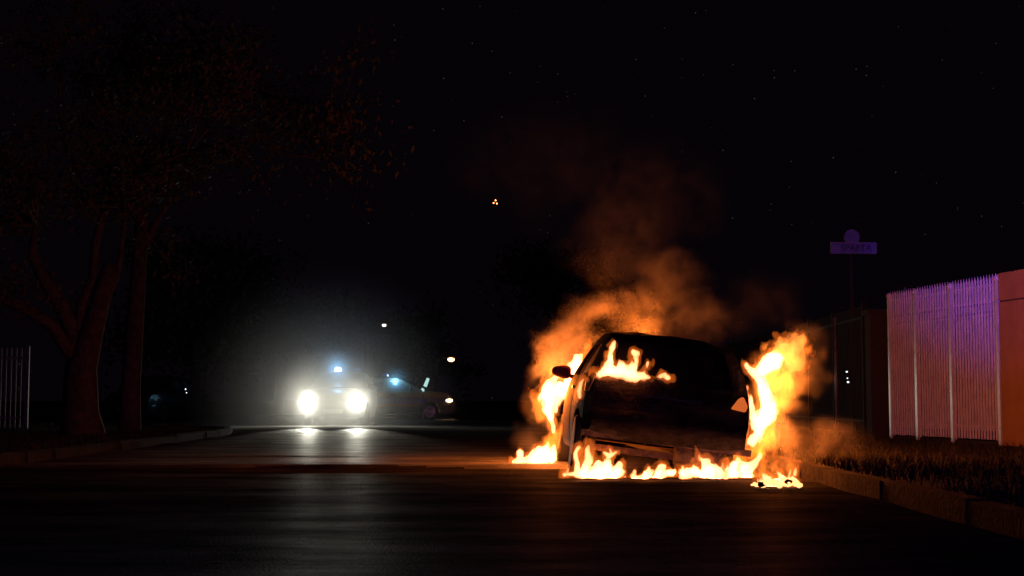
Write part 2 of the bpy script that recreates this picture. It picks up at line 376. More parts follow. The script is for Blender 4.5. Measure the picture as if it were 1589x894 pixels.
for a, b in zip(FT[:-1], FT[1:]):
    # backing sheet and rails
    bm = bmesh.new(); x0, x1 = a * LEN + 0.036, b * LEN - 0.036
    box(bm, x0, x1, 0.045, 0.049, 0.18, FH - 0.44); bmobj('backing_sheet', bm, M['sheet'], fence)
    bm = bmesh.new(); box(bm, x0, x1, 0.045, 0.049, FH - 0.37, FH - 0.29); bmobj('backing_sheet', bm, M['sheet'], fence)
    bm = bmesh.new(); box(bm, x0, x1, 0.045, 0.049, FH - 0.22, FH - 0.02); bmobj('backing_sheet', bm, M['sheet'], fence)
    for z in (0.24, FH - 0.42, FH - 0.24, FH - 0.03):
        bm = bmesh.new(); box(bm, x0, x1, 0.012, 0.04, z - 0.017, z + 0.017); bmobj('rail', bm, M['fence_white'], fence)
    n = int(round((x1 - x0) / 0.082)); bm = bmesh.new()
    for k in range(n):
        x = x0 + (k + 0.5) * (x1 - x0) / n; w = 0.018; hh = FH + 0.12; bo = 0.06 + random.uniform(0, 0.01)
        sec = [(-w, 0.006), (-w * 0.8, -0.008), (0, -0.014), (w * 0.8, -0.008), (w, 0.006)]
        lo = [bm.verts.new((x + u, v, bo)) for u, v in sec]; hi = [bm.verts.new((x + u, v, hh - 0.07)) for u, v in sec]
        tip = bm.verts.new((x + random.uniform(-.003, .003), -0.004, hh))
        for q in range(5):
            r = (q + 1) % 5
            bm.faces.new((lo[q], lo[r], hi[r], hi[q])); bm.faces.new((hi[q], hi[r], tip))
        bm.faces.new(lo[::-1])
    bmobj('pales', bm, M['fence_white'], fence)
    bm = bmesh.new(); box(bm, x0, x1, 0.0, 0.06, -0.12, 0.045); bmobj('plinth', bm, M['groove'], fence)

def long_fence(name, A, B, h, step, m, label, parent=None, z0=0.1, nposts=4):
    A, B = Vector((*A, 0)), Vector((*B, 0)); d = B - A; L = d.length
    f = empty(name, (A.x, A.y, z0), math.atan2(d.y, d.x)); tag(f, label, 'fence')
    for k in range(nposts):
        x = L * k / (nposts - 1); bm = bmesh.new(); box(bm, x - 0.04, x + 0.04, -0.04, 0.04, -0.1, h + 0.04); bmobj('post', bm, m, f)
    bm = bmesh.new()
    n = int(L / step)
    for k in range(n):
        x = (k + 0.5) * step; box(bm, x - 0.014, x + 0.014, -0.008, 0.008, 0.05, h)
    bmobj('pales', bm, m, f)
    bm = bmesh.new()
    for z in (0.25, h - 0.2): box(bm, 0, L, 0.01, 0.035, z - 0.02, z + 0.02)
    bmobj('rails', bm, m, f)
    return f
long_fence('palisade_fence', (5.80, 23.4), (6.3, 43), 2.15, 0.10, M['fence_dark'], 'dark steel picket fence running away behind the smoke', nposts=9)
long_fence('palisade_fence', (-14.0, 27.6), (-9.6, 28.2), 1.62, 0.095, M['steel_dull'], 'pale picket fence at the edge of the trees, partly lit', nposts=3)

wall = empty('boundary_wall', (6.46, 18.72, 0.0), math.atan2(-3.4, 0.55)); tag(wall, 'plain ochre plastered boundary wall beside the white fence', 'wall')
bm = bmesh.new(); box(bm, 0.0, 5.2, -0.04, 0.22, -0.1, 1.98); bmobj('plaster', bm, M['ochre'], wall)
bm = bmesh.new(); box(bm, 0.006, 5.2, -0.028, 0.21, 1.98, 2.0); bmobj('groove', bm, M['groove'], wall)
bm = bmesh.new(); box(bm, 0.0, 5.2, -0.04, 0.22, 2.0, 2.36); bmobj('coping', bm, M['ochre'], wall)
pil = empty('brick_pillar', (5.86, 22.75, 0)); tag(pil, 'dark brown pillar at the far end of the white fence', 'pillar')
bm = bmesh.new(); box(bm, -0.17, 0.17, -0.17, 0.17, -0.1, 2.05); bmobj('shaft', bm, M['groove'], pil)
bm = bmesh.new(); box(bm, -0.21, 0.21, -0.21, 0.21, 2.05, 2.13); bmobj('cap', bm, M['groove'], pil)

def text(body, size, loc, rot, m, parent, name='lettering', sx=1.0):
    c = bpy.data.curves.new(name, 'FONT'); c.body = body; c.size = size; c.align_x = 'CENTER'; c.align_y = 'CENTER'; c.extrude = 0.002
    o = bpy.data.objects.new(name, c); C.objects.link(o); o.location = loc; o.rotation_euler = rot; c.materials.append(m); 
    dg = bpy.context.evaluated_depsgraph_get(); me = bpy.data.meshes.new_from_object(o.evaluated_get(dg)); bpy.data.objects.remove(o)
    me.materials.clear(); o = link(name, me, m, parent); o.location = loc; o.rotation_euler = rot; o.scale = (sx, 1, 1)
    return o
p = at(1322, 385, 24.2)
sign = empty('street_name_sign', (p.x, p.y, 0.1), R(3)); tag(sign, 'street name sign with a round plate on top of a thin pole', 'street sign')
zc = p.z - 0.1
bm = bmesh.new(); tube(bm, [(0, 0.03, -0.1), (0, 0.03, zc + 0.16)], 0.03, 12); bmobj('pole', bm, M['dark_pole'], sign, True)
bm = bmesh.new(); box(bm, -0.36, 0.41, -0.012, 0.0, zc - 0.085, zc + 0.085)
nb = bmobj('name_plate', bm, M['sign'], sign)
bm = bmesh.new()
for a in ((-0.37, 0.42, zc + 0.085, zc + 0.1), (-0.37, 0.42, zc - 0.1, zc - 0.085), (-0.375, -0.36, zc - 0.085, zc + 0.085), (0.41, 0.425, zc - 0.085, zc + 0.085)):
    box(bm, a[0], a[1], -0.02, 0.004, a[2], a[3])
bmobj('rim', bm, M['steel'], nb)
text('SPARTA', 0.15, (0.07, -0.016, zc - 0.005), (R(90), 0, 0), M['sign_text'], nb, sx=1.0)
bm = bmesh.new(); lathe(bm, [(-0.012, 0.135), (0.0, 0.135)], (0, 0.0, zc + 0.185), 'y', 32); bmobj('round_plate', bm, M['sign'], sign)

p = at(1298, 640, 23.0)
pole = empty('marker_pole', (p.x, p.y, 0.1)); tag(pole, 'thin steel pole left of the street sign, glinting in firelight', 'pole')
bm = bmesh.new(); tube(bm, [(0, 0, -0.1), (0, 0, 1.9)], 0.022, 12); bmobj('shaft', bm, M['steel'], pole, True)
bm = bmesh.new(); lathe(bm, [(1.9, 0.028), (1.93, 0.02)], (0, 0, 0), 'z', 12); bmobj('collar', bm, M['steel'], pole)
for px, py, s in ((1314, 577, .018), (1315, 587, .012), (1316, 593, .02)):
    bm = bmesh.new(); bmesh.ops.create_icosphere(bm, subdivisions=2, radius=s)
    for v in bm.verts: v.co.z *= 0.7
    o = bmobj('glow_spot', bm, M['tiny_on'], pole); q = at(px, py, 23.02); o.location = q - pole.location

# palm fronds behind the fence
def palm(loc, label):
    root = empty('palm_tree', loc); tag(root, label, 'palm')
    bm = bmesh.new(); tube(bm, [(0, 0, -0.1), (0.03, 0, 0.9), (0.0, 0, 2.0)], [0.2, 0.16, 0.13], 12); bmobj('trunk', bm, M['bark'], root, True)
    bm = bmesh.new()
    for k in range(22):
        a = k * 2.4; el = random.uniform(0.1, 1.1); L = random.uniform(0.9, 1.4)
        pts = []
        for i in range(9):
            s = i / 8; r = L * s * math.cos(el * (1 - 0.5 * s)); z = 2.0 + L * s * math.sin(el) - 0.55 * s * s * L
            pts.append(Vector((math.cos(a) * r, math.sin(a) * r, z)))
        tube(bm, pts, [0.012 * (1 - .7 * i / 8) for i in range(9)], 4)
        side = Vector((-math.sin(a), math.cos(a), 0))
        for i in range(1, 9):
            for q in (0, .5):
                c = pts[i - 1].lerp(pts[i], q + .2); d = (pts[i] - pts[i - 1]).normalized()
                for sg in (-1, 1):
                    e = c + (side * sg + d * 0.9).normalized() * 0.34 + Vector((0, 0, -0.06)); w = d * 0.014
                    v = [bm.verts.new(c - w), bm.verts.new(c + w), bm.verts.new(e)]; bm.faces.new(v)
    bmobj('fronds', bm, M['leaf'], root)
palm((7.0, 22.4, 0.1), 'dark spiky palm fronds rising behind the white fence')

# ------------------------------------------------------------------ trees
def leafy(centres, n, size, spread):
    V, Fq = [], []
    for _ in range(n):
        c, r = random.choice(centres); d = Vector((random.gauss(0, 1), random.gauss(0, 1), random.gauss(0, .7)))
        d = d * (r * spread); q = c + d; b = len(V)
        u = Vector((random.gauss(0, 1), random.gauss(0, 1), random.gauss(0, 1))).normalized(); w = u.orthogonal().normalized()
        s = size * random.uniform(.6, 1.3)
        V += [q - u * s, q + w * s * .42, q + u * s, q - w * s * .42]; Fq.append((b, b + 1, b + 2, b + 3))
    return V, Fq
def tree(loc, label, limbs, n=6000, leaf=0.07, spread=.5, group=None, bark=None):
    """limbs: list of (points relative to loc, radii); leaf clumps grow round the limb ends"""
    root = empty('tree', loc); tag(root, label, 'tree', group)
    bm = bmesh.new()
    for pts, rad in limbs: tube(bm, pts, rad, 10)
    tw = []; cl = []
    for pts, rad in limbs[1:]:
        e = Vector(pts[-1])
        for k in range(7):
            d = Vector((random.gauss(0, 1), random.gauss(0, .8), random.gauss(.35, .6))).normalized() * random.uniform(.7, 1.7)
            mid = e + d * .5 + Vector((0, 0, random.uniform(-.15, .15)))
            tube(bm, [e, mid, e + d], [min(rad[-1], 0.035), .018, .006], 5); cl.append((e + d, random.uniform(.35, .8))); cl.append((mid, .4))
    bmobj('trunk', bm, bark or M['bark'], root, True)
    V, Fq = leafy(cl, n, leaf, spread); me = bpy.data.meshes.new('crown'); me.from_pydata([tuple(v) for v in V], [], Fq)
    link('crown', me, M['leaf'], root)
    return root
def T(Y, o, *pp): return [tuple(at(x, y, Y + (dy if True else 0)) - Vector(o)) for x, y, dy in pp]
o1 = ground(128, 690); o1 = (o1.x, 22.5, 0.0); Y1 = 22.5
limbs = [
 ([Vector((0, 0, -.1))] + T(Y1, o1, (124, 640, 0), (126, 570, 0), (138, 530, 0), (152, 480, 0), (172, 410, 0)), [.40, .30, .25, .2, .16, .12]),
 (T(Y1, o1, (122, 590, 0), (112, 510, 0), (92, 470, -.2), (62, 425, -.3), (50, 390, -.4), (55, 350, -.5)), [.17, .14, .12, .09, .07, .05]),
 (T(Y1, o1, (118, 560, 0), (80, 505, -.3), (40, 480, -.6), (0, 462, -.9), (-50, 440, -1.2)), [.12, .1, .09, .08, .06]),
 (T(Y1, o1, (120, 540, 0), (128, 470, 0), (145, 430, 0), (147, 380, .2), (158, 340, .3), (178, 300, .4)), [.12, .1, .08, .07, .06, .05]),
 (T(Y1, o1, (140, 480, 0), (165, 465, 0), (182, 430, 0), (190, 370, 0), (196, 320, 0)), [.07, .05, .045, .04, .03]),
 (T(Y1, o1, (178, 302, .4), (205, 275, .3), (245, 255, 0), (290, 235, -.3), (310, 180, -.6)), [.05, .045, .035, .025, .02]),
 (T(Y1, o1, (205, 275, .3), (215, 260, .3), (190, 200, .5), (200, 160, .4)), [.035, .03, .025, .02]),
 (T(Y1, o1, (55, 350, -.5), (40, 320, -.5), (5, 285, -.7), (-30, 240, -.9)), [.05, .05, .045, .03]),
 (T(Y1, o1, (158, 340, .3), (130, 300, .2), (105, 230, 0), (90, 170, 0), (100, 70, 0)), [.05, .045, .04, .03, .02]),
 (T(Y1, o1, (290, 235, -.3), (380, 215, -.6), (450, 240, -1), (500, 245, -1.2)), [.025, .02, .018, .012]),
 (T(Y1, o1, (290, 235, -.3), (340, 180, -.6), (400, 140, -1)), [.025, .02, .012]),
]
tree(o1, 'large tree forking low into bare limbs beside the kerb, leaves spreading over the road', limbs, n=9000, leaf=.055, spread=.55)
o2 = (at(200, 690, 25).x, 25.0, 0.0)
limbs = [([Vector((0, 0, -.1))] + T(25, o2, (203, 600, 0), (210, 500, 0), (216, 400, 0), (222, 300, 0)), [.22, .17, .15, .13, .1]),
 (T(25, o2, (216, 400, 0), (250, 330, .4), (300, 270, .6)), [.07, .05, .03]), (T(25, o2, (222, 300, 0), (200, 220, .5), (180, 120, .5)), [.07, .05, .03]),
 (T(25, o2, (222, 300, 0), (260, 200, 1), (330, 110, 1.4)), [.07, .05, .03])]
tree(o2, 'slim straight dark trunk behind the forked tree', limbs, n=4000, leaf=.08, spread=.6)
def bgtree(x, y, h, w, label):
    limbs = [([(0, 0, -.1), (0.05, 0, h * .25), (0, 0.1, h * .55)], [.02 * h + .1, .015 * h + .08, .09])]
    for k in range(9):
        a = k * 2.4; z = h * random.uniform(.3, .85); r = w * random.uniform(.3, 1)
        limbs.append(([(0, 0.05, h * .3 + .2 * k / 9), (math.cos(a) * r * .5, math.sin(a) * r * .5, (z + h * .4) / 2), (math.cos(a) * r, math.sin(a) * r, z)], [.09, .06, .03]))
    return tree((x, y, 0.0), label, limbs, n=5000, leaf=.16, spread=.9, group='trees beyond the junction')
bgtree(-10.5, 47, 6.5, 2.6, 'bushy dark tree left of the bright headlights')
bgtree(-9.8, 60, 8, 3.0, 'tall dark tree behind the patrol car with lit headlights')
bgtree(-6.4, 95, 7.0, 2.8, 'dark tree with thin crown behind the side-on patrol car')
bgtree(2.5, 66, 8.5, 3.4, 'dark tree far up the road behind the smoke')

# ------------------------------------------------------------------ cars
def smooth_path(pts, step=0.07):
    out = []; n = len(pts)
    for i in range(n - 1):
        p0, p1, p2, p3 = [Vector(pts[min(max(k, 0), n - 1)]) for k in (i - 1, i, i + 1, i + 2)]
        m = max(1, int((p2 - p1).length / step))
        for k in range(m):
            t = k / m
            out.append((0.5 * ((2 * p1) + (p2 - p0) * t + (2 * p0 - 5 * p1 + 4 * p2 - p3) * t * t + (3 * p1 - p0 - 3 * p2 + p3) * t ** 3), i))
    out.append((Vector(pts[-1]), n - 1)); return out
def panel_mesh(outer, holes, fx, thick=0.018, cz=0.07, cyy=0.3):
    """flat (y,z) outline with holes, bent onto x = fx(y,z), with thickness inwards"""
    loops = [[Vector((y, z, 0)) for y, z in l] for l in [outer] + holes]
    tris = tessellate_polygon(loops); P = [p for l in loops for p in l]
    bm = bmesh.new(); vs = [bm.verts.new(p) for p in P]
    for t in tris:
        try: bm.faces.new([vs[i] for i in t])
        except ValueError: pass
    ymin, ymax = min(p.x for p in P), max(p.x for p in P); zmin, zmax = min(p.y for p in P), max(p.y for p in P)
    z = zmin + cz
    while z < zmax: bmesh.ops.bisect_plane(bm, geom=bm.verts[:] + bm.edges[:] + bm.faces[:], plane_co=(0, z, 0), plane_no=(0, 1, 0)); z += cz
    y = ymin + cyy
    while y < ymax: bmesh.ops.bisect_plane(bm, geom=bm.verts[:] + bm.edges[:] + bm.faces[:], plane_co=(y, 0, 0), plane_no=(1, 0, 0)); y += cyy
    for v in bm.verts: v.co = Vector((fx(v.co.x, v.co.y), v.co.x, v.co.y))
    inner = bmesh.ops.duplicate(bm, geom=bm.faces[:])
    fs = [f for f in inner['geom'] if isinstance(f, bmesh.types.BMFace)]
    bmesh.ops.reverse_faces(bm, faces=fs)
    for v in inner['geom']:
        if isinstance(v, bmesh.types.BMVert): v.co.x *= 1 - thick / max(.3, abs(v.co.x))
    return bm
def arch(cy_, r, z0, flip=False):
    a = [(cy_ - r * math.cos(k * math.pi / 12), max(z0, 0.30) + r * math.sin(k * math.pi / 12)) for k in range(13)]
    return [(a[0][0], z0)] + a + [(a[-1][0], z0)]
def build_wheel(name, x, y, z, r, root, m_t, m_r, w=0.2, sgn=1):
    g = empty(name, (x, y, z)); g.parent = root
    bm = bmesh.new(); lathe(bm, [(-w / 2, r * .66), (-w / 2, r * .93), (-w * .38, r), (w * .38, r), (w / 2, r * .93), (w / 2, r * .66), (w * .3, r * .62), (-w * .3, r * .62)], (0, 0, 0), 'x', 32)
    bmobj('tyre', bm, m_t, g, True)
    bm = bmesh.new(); xo = sgn * w * .42
    lathe(bm, [(xo * .6, r * .3), (xo, r * .2), (xo * 1.05, r * .12)], (0, 0, 0), 'x', 20)
    lathe(bm, [(xo * .3, r * .655), (xo * .95, r * .655), (xo * .95, r * .60), (xo * .3, r * .6)], (0, 0, 0), 'x', 28)
    for k in range(5):
        a = k * 2 * math.pi / 5; d = Vector((0, math.cos(a), math.sin(a)))
        tube(bm, [Vector((xo * .8, 0, 0)) + d * r * .15, Vector((xo * .9, 0, 0)) + d * r * .62], [r * .1, r * .07], 6)
    bmobj('rim', bm, m_r, g)
    return g
def car(root, cfg):
    path = cfg['path']; names = cfg['segs']; L = cfg['L']; w0 = cfg['w']; wf, wr = cfg['wheels']; m = cfg['mats']
    prof_z = [0.2, .3, .5, .65, .8, .92, 1.05, 1.2, 1.33, 1.5]; prof_w = [.93, .965, .995, 1.0, .985, .955, .90, .82, .74, .66]
    def hw(y, z):
        c = (y - L / 2) / (L / 2); pl = 1 - 0.13 * abs(c) ** 5 - 0.03 * abs(c) ** 2
        s = cfg['H'] / 1.38
        return w0 * pl * float(np.interp(z / s, prof_z, prof_w))
    sp = smooth_path(path)
    # side outline follows the path then the sill with wheel arches
    out = [(p.x, p.y) for p, _ in sp]; zb = cfg['sill']
    bottom = [(L - 0.12, zb)] + arch(wf, .34, zb)[::-1] + arch(wr, .34, zb)[::-1] + [(0.12, zb)]
    outer = out + bottom
    for sg in (-1, 1):
        fx = lambda y, z: sg * hw(y, z)
        bmobj('side_panel' if 0 else 'body_side', panel_mesh(outer, [d[0] for d in cfg['doors']] + cfg['side_windows'], fx), m['body'], root, False)
        for d, win in cfg['doors']:
            c = Vector((sum(p[0] for p in d) / len(d), sum(p[1] for p in d) / len(d)))
            dd = [(c.x + (y - c.x) * (1 - .012), c.y + (z - c.y) * (1 - .012)) for y, z in d]
            mm = m['door_left'] if sg < 0 else m['door']
            o = bmobj('door', panel_mesh(dd, [win], lambda y, z: sg * (hw(y, z) + 0.004)), mm, root)
            if sg < 0 and cfg.get('door_label'): o['label'] = cfg['door_label']
            if m.get('glass'):
                bm = panel_mesh(win, [], lambda y, z: sg * (hw(y, z) - 0.012), 0.005); bmobj('window', bm, m['glass'], o, False)
            bm = bmesh.new(); hy = min(p[0] for p in d) + .12; hz = cfg['belt'] - .09; x = hw(hy, hz)
            vs = box(bm, sg * (x + .01) - .012, sg * (x + .01) + .012, hy, hy + .16, hz - .015, hz + .015); bmobj('handle', bm, m['trim'], o)
        for win in cfg['side_windows']:
            gm = m.get('glass') or m.get('rear_window')
            if gm:
                bm = panel_mesh(win, [], lambda y, z: sg * (hw(y, z) - 0.012), 0.005); bmobj('side_window', bm, gm, root, False)
    # cross strips, one mesh per panel
    NU = 20
    groups = {}
    for i in range(len(sp) - 1):
        groups.setdefault(names[min(sp[i][1], len(names) - 1)], []).append(i)
    def nrm(i):
        a = sp[max(i - 1, 0)][0]; b = sp[min(i + 1, len(sp) - 1)][0]; t = (b - a).normalized(); return Vector((-t.y, t.x)) if True else None
    def pt(i, u, inset=0):
        p = sp[i][0]; n = nrm(i); 
        d = cfg['crown'] * (1 - abs(u) ** 3.2) - inset
        if cfg.get('dent'): d += cfg['dent'] * (1 - abs(u) ** 6) * float(vnoise(np.array(u * 4.0), np.array(p.x * 3), np.array(p.y * 5.0)))
        return Vector((u * hw(p.x, p.y), p.x + n.x * d * cfg['csign'], p.y + n.y * d * cfg['csign']))
    for nm, ids in groups.items():
        is_glass = nm in ('windscreen', 'rear_window')
        bm = bmesh.new(); pill = bmesh.new()
        def strip(bmx, js, inset, th=0.02):
            vv = {}
            def gv(i, j, k):
                key = (i, j, k)
                if key not in vv: vv[key] = bmx.verts.new(pt(i, -1 + 2 * j / NU, inset + (th if k else 0)))
                return vv[key]
            for i in ids:
                for j in js:
                    bmx.faces.new((gv(i, j, 0), gv(i, j + 1, 0), gv(i + 1, j + 1, 0), gv(i + 1, j, 0)))
                    bmx.faces.new((gv(i, j, 1), gv(i + 1, j, 1), gv(i + 1, j + 1, 1), gv(i, j + 1, 1)))
            es = [e for e in bmx.edges if len(e.link_faces) == 1]
            i0, i1, j0, j1 = ids[0], ids[-1] + 1, min(js), max(js) + 1
        if is_glass:
            mid = range(2, NU - 2)
            gm = m.get('glass') or m.get(nm)
            if gm: strip(bm, mid, 0.012, 0.005); bmobj(nm, bm, gm, root, True)
            strip(pill, [0, 1], 0); bmobj('windscreen_pillar' if nm == 'windscreen' else 'rear_pillar', pill, m['body'], root, True)
            pill = bmesh.new(); strip(pill, [NU - 2, NU - 1], 0); bmobj('windscreen_pillar' if nm == 'windscreen' else 'rear_pillar', pill, m['body'], root, True)
        else:
            strip(bm, range(NU), 0)
            mm = m.get(nm, m['body']); o = bmobj(nm, bm, mm, root, True)
    # floor, seats, mirrors, wheels
    bm = bmesh.new(); box(bm, -w0 * .86, w0 * .86, .45, L - .5, .26, .32); bmobj('floor_pan', bm, m['under'], root)
    for k, (sx, sy) in enumerate(((-.36, L * .56), (.36, L * .56), (-.36, L * .34), (.36, L * .34))):
        bm = bmesh.new(); tube(bm, [(sx, sy - .28, .52), (sx, sy - .38, .85), (sx, sy - .43, 1.0)], [.2, .17, .12], 10)
        box(bm, sx - .2, sx + .2, sy - .3, sy + .2, .42, .54); tube(bm, [(sx, sy - .43, 1.0), (sx, sy - .44, 1.13)], [.09, .08], 8)
        for v in bm.verts:
            pass
        bmobj('seat', bm, m['under'], root)
    for sg in (-1, 1):
        y, z = cfg['mirror']; x = sg * hw(y, z)
        bm = bmesh.new(); bmesh.ops.create_icosphere(bm, subdivisions=3, radius=1)
        for v in bm.verts:
            q = v.co; s = 0.095; e = 0.7
            q = Vector([math.copysign(abs(c) ** e, c) for c in q])
            v.co = Vector((x + sg * (.15 + q.x * .105), y + q.y * .05, z + q.z * .068 + (0.018 * q.x * q.z * sg)))
        tube(bm, [(x - sg * .01, y + .02, z - .05), (x + sg * .09, y + .01, z - .02)], [.025, .022], 8)
        o = bmobj('wing_mirror', bm, m['mirror'], root, True)
    for nm_, y, x, z, r, sg in cfg['wheel_list']:
        build_wheel(nm_, x, y, z, r, root, m['tyre'], m['rim'], sgn=sg)
    return hw
def rect(y0, y1, z0, z1, s0=0, s1=0): return [(y0, z0), (y1, z0), (y1 - s1, z1), (y0 + s0, z1)]

hatch_path = [(0.09, .43), (0.015, .50), (0.0, .58), (0.05, .635), (0.07, .66), (0.09, .80), (0.13, .90), (0.17, .945), (0.36, 1.17), (0.50, 1.31), (0.60, 1.365), (1.2, 1.40), (1.75, 1.385), (2.05, 1.33), (2.75, .98), (2.95, .93), (3.4, .86), (3.66, .76), (3.76, .66), (3.80, .5), (3.74, .30)]
hatch_segs = ['rear_bumper'] * 3 + ['tailgate'] * 4 + ['rear_window'] * 2 + ['roof'] * 4 + ['windscreen'] + ['bonnet'] * 4 + ['front_bumper'] * 3
PHI = R(7.4)
px_, py_ = 0.52, 12.95
root = empty('burning_car', (px_ + .84 * math.cos(PHI), py_, -.84 * math.sin(PHI) + 0.0), 0)
root.rotation_euler = (0, PHI, R(0.8))
tag(root, 'charred hatchback in flames, tilted towards the kerb, seen from behind', 'car')
mt = dict(body=M['char'], door=M['char'], door_left=M['firelit_scorch'], trim=M['black'], under=M['burnt_under'], mirror=M['mirror_shell'], tyre=M['tyre'], rim=M['burnt_under'], rear_bumper=M['char'], rear_window=M['dark_pane'])
hwB = car(root, dict(path=hatch_path, segs=hatch_segs, L=3.8, w=.84, H=1.38, wheels=(3.12, .62), sill=.24, belt=.93, crown=.045, csign=1, dent=.022,
    doors=[([(1.28, .30), (2.62, .30), (2.70, .60), (2.66, .97), (2.05, 1.29), (1.75, 1.34), (1.30, 1.35)], [(1.38, .96), (2.45, .985), (2.02, 1.25), (1.75, 1.295), (1.38, 1.30)])],
    side_windows=[[(.52, .99), (1.18, .96), (1.18, 1.30), (.78, 1.27)]], mats=mt, mirror=(2.42, 1.0),
    door_label='burnt front door tinted orange-brown for the flame light on it',
    wheel_list=[('wheel', .62, -.72, .285, .285, -1), ('wheel', 3.12, -.72, .285, .285, -1), ('wheel', .62, .70, .20 + .235, .235, 1), ('wheel', 3.12, .70, .20 + .235, .235, 1)]))
# tail lamps, wiper, beam, axle, exhaust, number plate recess
for sg in (-1, 1):
    bm = bmesh.new()
    oy = 0.0
    if sg > 0: pts = [(.545, .80), (.68, .785), (.70, .84), (.655, .925), (.615, .905)]
    else: pts = [(-.80, .80), (-.765, .79), (-.70, .965), (-.745, .975), (-.79, .90)]
    f = [bm.verts.new((x, .075 + .10 * max(0, (abs(x) - .55)) + (z - .8) * .35, z)) for x, z in pts]
    b = [bm.verts.new((x, .20 + (z - .8) * .35, z)) for x, z in pts]
    n = len(pts)
    for k in range(n): bm.faces.new((f[k], f[(k + 1) % n], b[(k + 1) % n], b[k]))
    bm.faces.new(f); bm.faces.new(b[::-1])
    bmesh.ops.bevel(bm, geom=bm.edges[:], offset=.008, segments=2, affect='EDGES')
    for v in bm.verts: v.co.y -= .045
    o = bmobj('tail_lamp', bm, M['fire_gap'] if sg > 0 else M['black'], root, True)
    o['label'] = 'triangular tail lamp gap with the fire behind painted as glow' if sg > 0 else 'narrow blackened tail lamp'
bm = bmesh.new(); tube(bm, [(-.36, .02, .80), (-.30, .0, .70), (-.265, .005, .655)], [.006, .006, .008], 6); o = bmobj('wiper', bm, M['black'], root)
bm = bmesh.new(); tube(bm, [(-.36, .01, .79), (-.30, -.01, .69), (-.275, -.008, .655)], [.003, .004, .005], 6); bmobj('wiper_blade', bm, M['firelit_scorch'], o)
bm = bmesh.new(); box(bm, -.78, .78, .07, .11, .39, .45); bmobj('bumper_beam', bm, M['burnt_under'], root)
bm = bmesh.new(); lathe(bm, [(-.68, .035), (.66, .035)], (0, .62, .29), 'x', 14); bmobj('rear_axle', bm, M['burnt_under'], root)
bm = bmesh.new(); tube(bm, [(.10, .18, .33), (.42, .18, .33), (.62, .2, .33)], [.10, .105, .09], 14); tube(bm, [(.55, .2, .31), (.56, .02, .29)], [.028, .03], 10); bmobj('exhaust', bm, M['burnt_under'], root, True)
bm = bmesh.new(); box(bm, -.27, .27, .038, .052, .70, .705); box(bm, -.27, .27, .034, .052, .815, .82); bmobj('plate_recess', bm, M['black'], root)
bm = bmesh.new()
for k, x in enumerate((-.74, -.2, .13, .5)):
    if k: bm = bmesh.new()
    l = (.15, .05, .09, .06)[k]; tube(bm, [(x, .08, .45), (x + .012, .075, .43 - l * .5), (x - .004, .08, .42 - l)], [.016, .010, .004], 5)
    bmobj('melted_drip', bm, M['burnt_under'], root)

sedan_path = [(0.04, .28), (0.0, .50), (0.03, .66), (0.08, .85), (.16, .95), (.55, .99), (.72, 1.0), (1.25, 1.34), (1.55, 1.41), (2.1, 1.43), (2.5, 1.39), (3.2, 1.01), (3.35, .97), (4.0, .88), (4.28, .76), (4.36, .60), (4.36, .45), (4.30, .25)]
sedan_segs = ['rear_bumper'] * 2 + ['boot_lid'] * 4 + ['rear_window'] + ['roof'] * 4 + ['windscreen'] * 1 + ['bonnet'] * 3 + ['front_bumper'] * 3
def sedan(loc, rz, label, mats, paintm, headlit, beacon, beacon_side, group=None, plain=False):
    r_ = empty('patrol_car' if not plain else 'parked_car', loc, rz); tag(r_, label, 'police car' if not plain else 'car', group)
    mm = dict(body=paintm, door=paintm, door_left=paintm, trim=M['black'], under=M['black'], mirror=paintm, tyre=M['tyre'], rim=M['rim'], glass=M['glass'])
    if label.startswith('amber'): mm['bonnet'] = M['amber_paint']
    hw = car(r_, dict(path=sedan_path, segs=sedan_segs, L=4.36, w=.86, H=1.43, wheels=(3.5, .85), sill=.22, belt=.97, crown=.05, csign=1,
        doors=[([(2.02, .28), (3.05, .28), (3.10, .98), (2.50, 1.34), (2.02, 1.36)], [(2.10, 1.02), (2.95, 1.02), (2.46, 1.29), (2.10, 1.30)]),
               ([(1.20, .40), (1.98, .28), (1.98, 1.36), (1.50, 1.34), (1.12, 1.02)], [(1.24, 1.02), (1.92, 1.02), (1.92, 1.30), (1.52, 1.29)])],
        side_windows=[], mats=mm, mirror=(2.85, 1.04),
        wheel_list=[('wheel', y, s * .76, .30, .30, s) for y in (.85, 3.5) for s in (-1, 1)]))
    for s in (-1, 1):
        bm = bmesh.new(); bmesh.ops.create_uvsphere(bm, u_segments=16, v_segments=10, radius=1)
        for v in bm.verts: v.co = Vector((s * .68 + v.co.x * .135, 4.19 + v.co.y * .15 - abs(v.co.x * s + 1) * .03, .67 + v.co.z * .075))
        o = bmobj('headlight', bm, headlit or M['rim'], r_, True)
        bm = bmesh.new(); box(bm, s * .70 - .09, s * .70 + .09, -.015, .05, .74, .88); bmobj('tail_light', bm, M['black'], r_)
    bm = bmesh.new()
    for k in range(5): box(bm, -.42, .42, 4.385, 4.41, .50 + k * .04, .52 + k * .04)
    bmobj('grille', bm, M['black'], r_)
    bm = bmesh.new(); box(bm, -.26, .26, 4.405, 4.42, .34, .45); bmobj('number_plate', bm, M['steel'], r_)
    if not plain:
        bm = bmesh.new(); box(bm, -.52, .52, 1.86, 2.08, 1.47, 1.50); lb = bmobj('light_bar', bm, M['black'], r_)
        for k, x in enumerate((-.38, .17 if headlit is M['head_on'] else .0, .38)):
            bm = bmesh.new(); lathe(bm, [(1.50, .09), (1.57, .085), (1.605, .05)], (x, 1.97, 0), 'z', 16)
            o = bmobj('beacon', bm, beacon if k == beacon_side else M['blue_paint'], lb, True)
            if k == beacon_side: o['label'] = 'beacon lit bright blue-white'
    return r_, hw
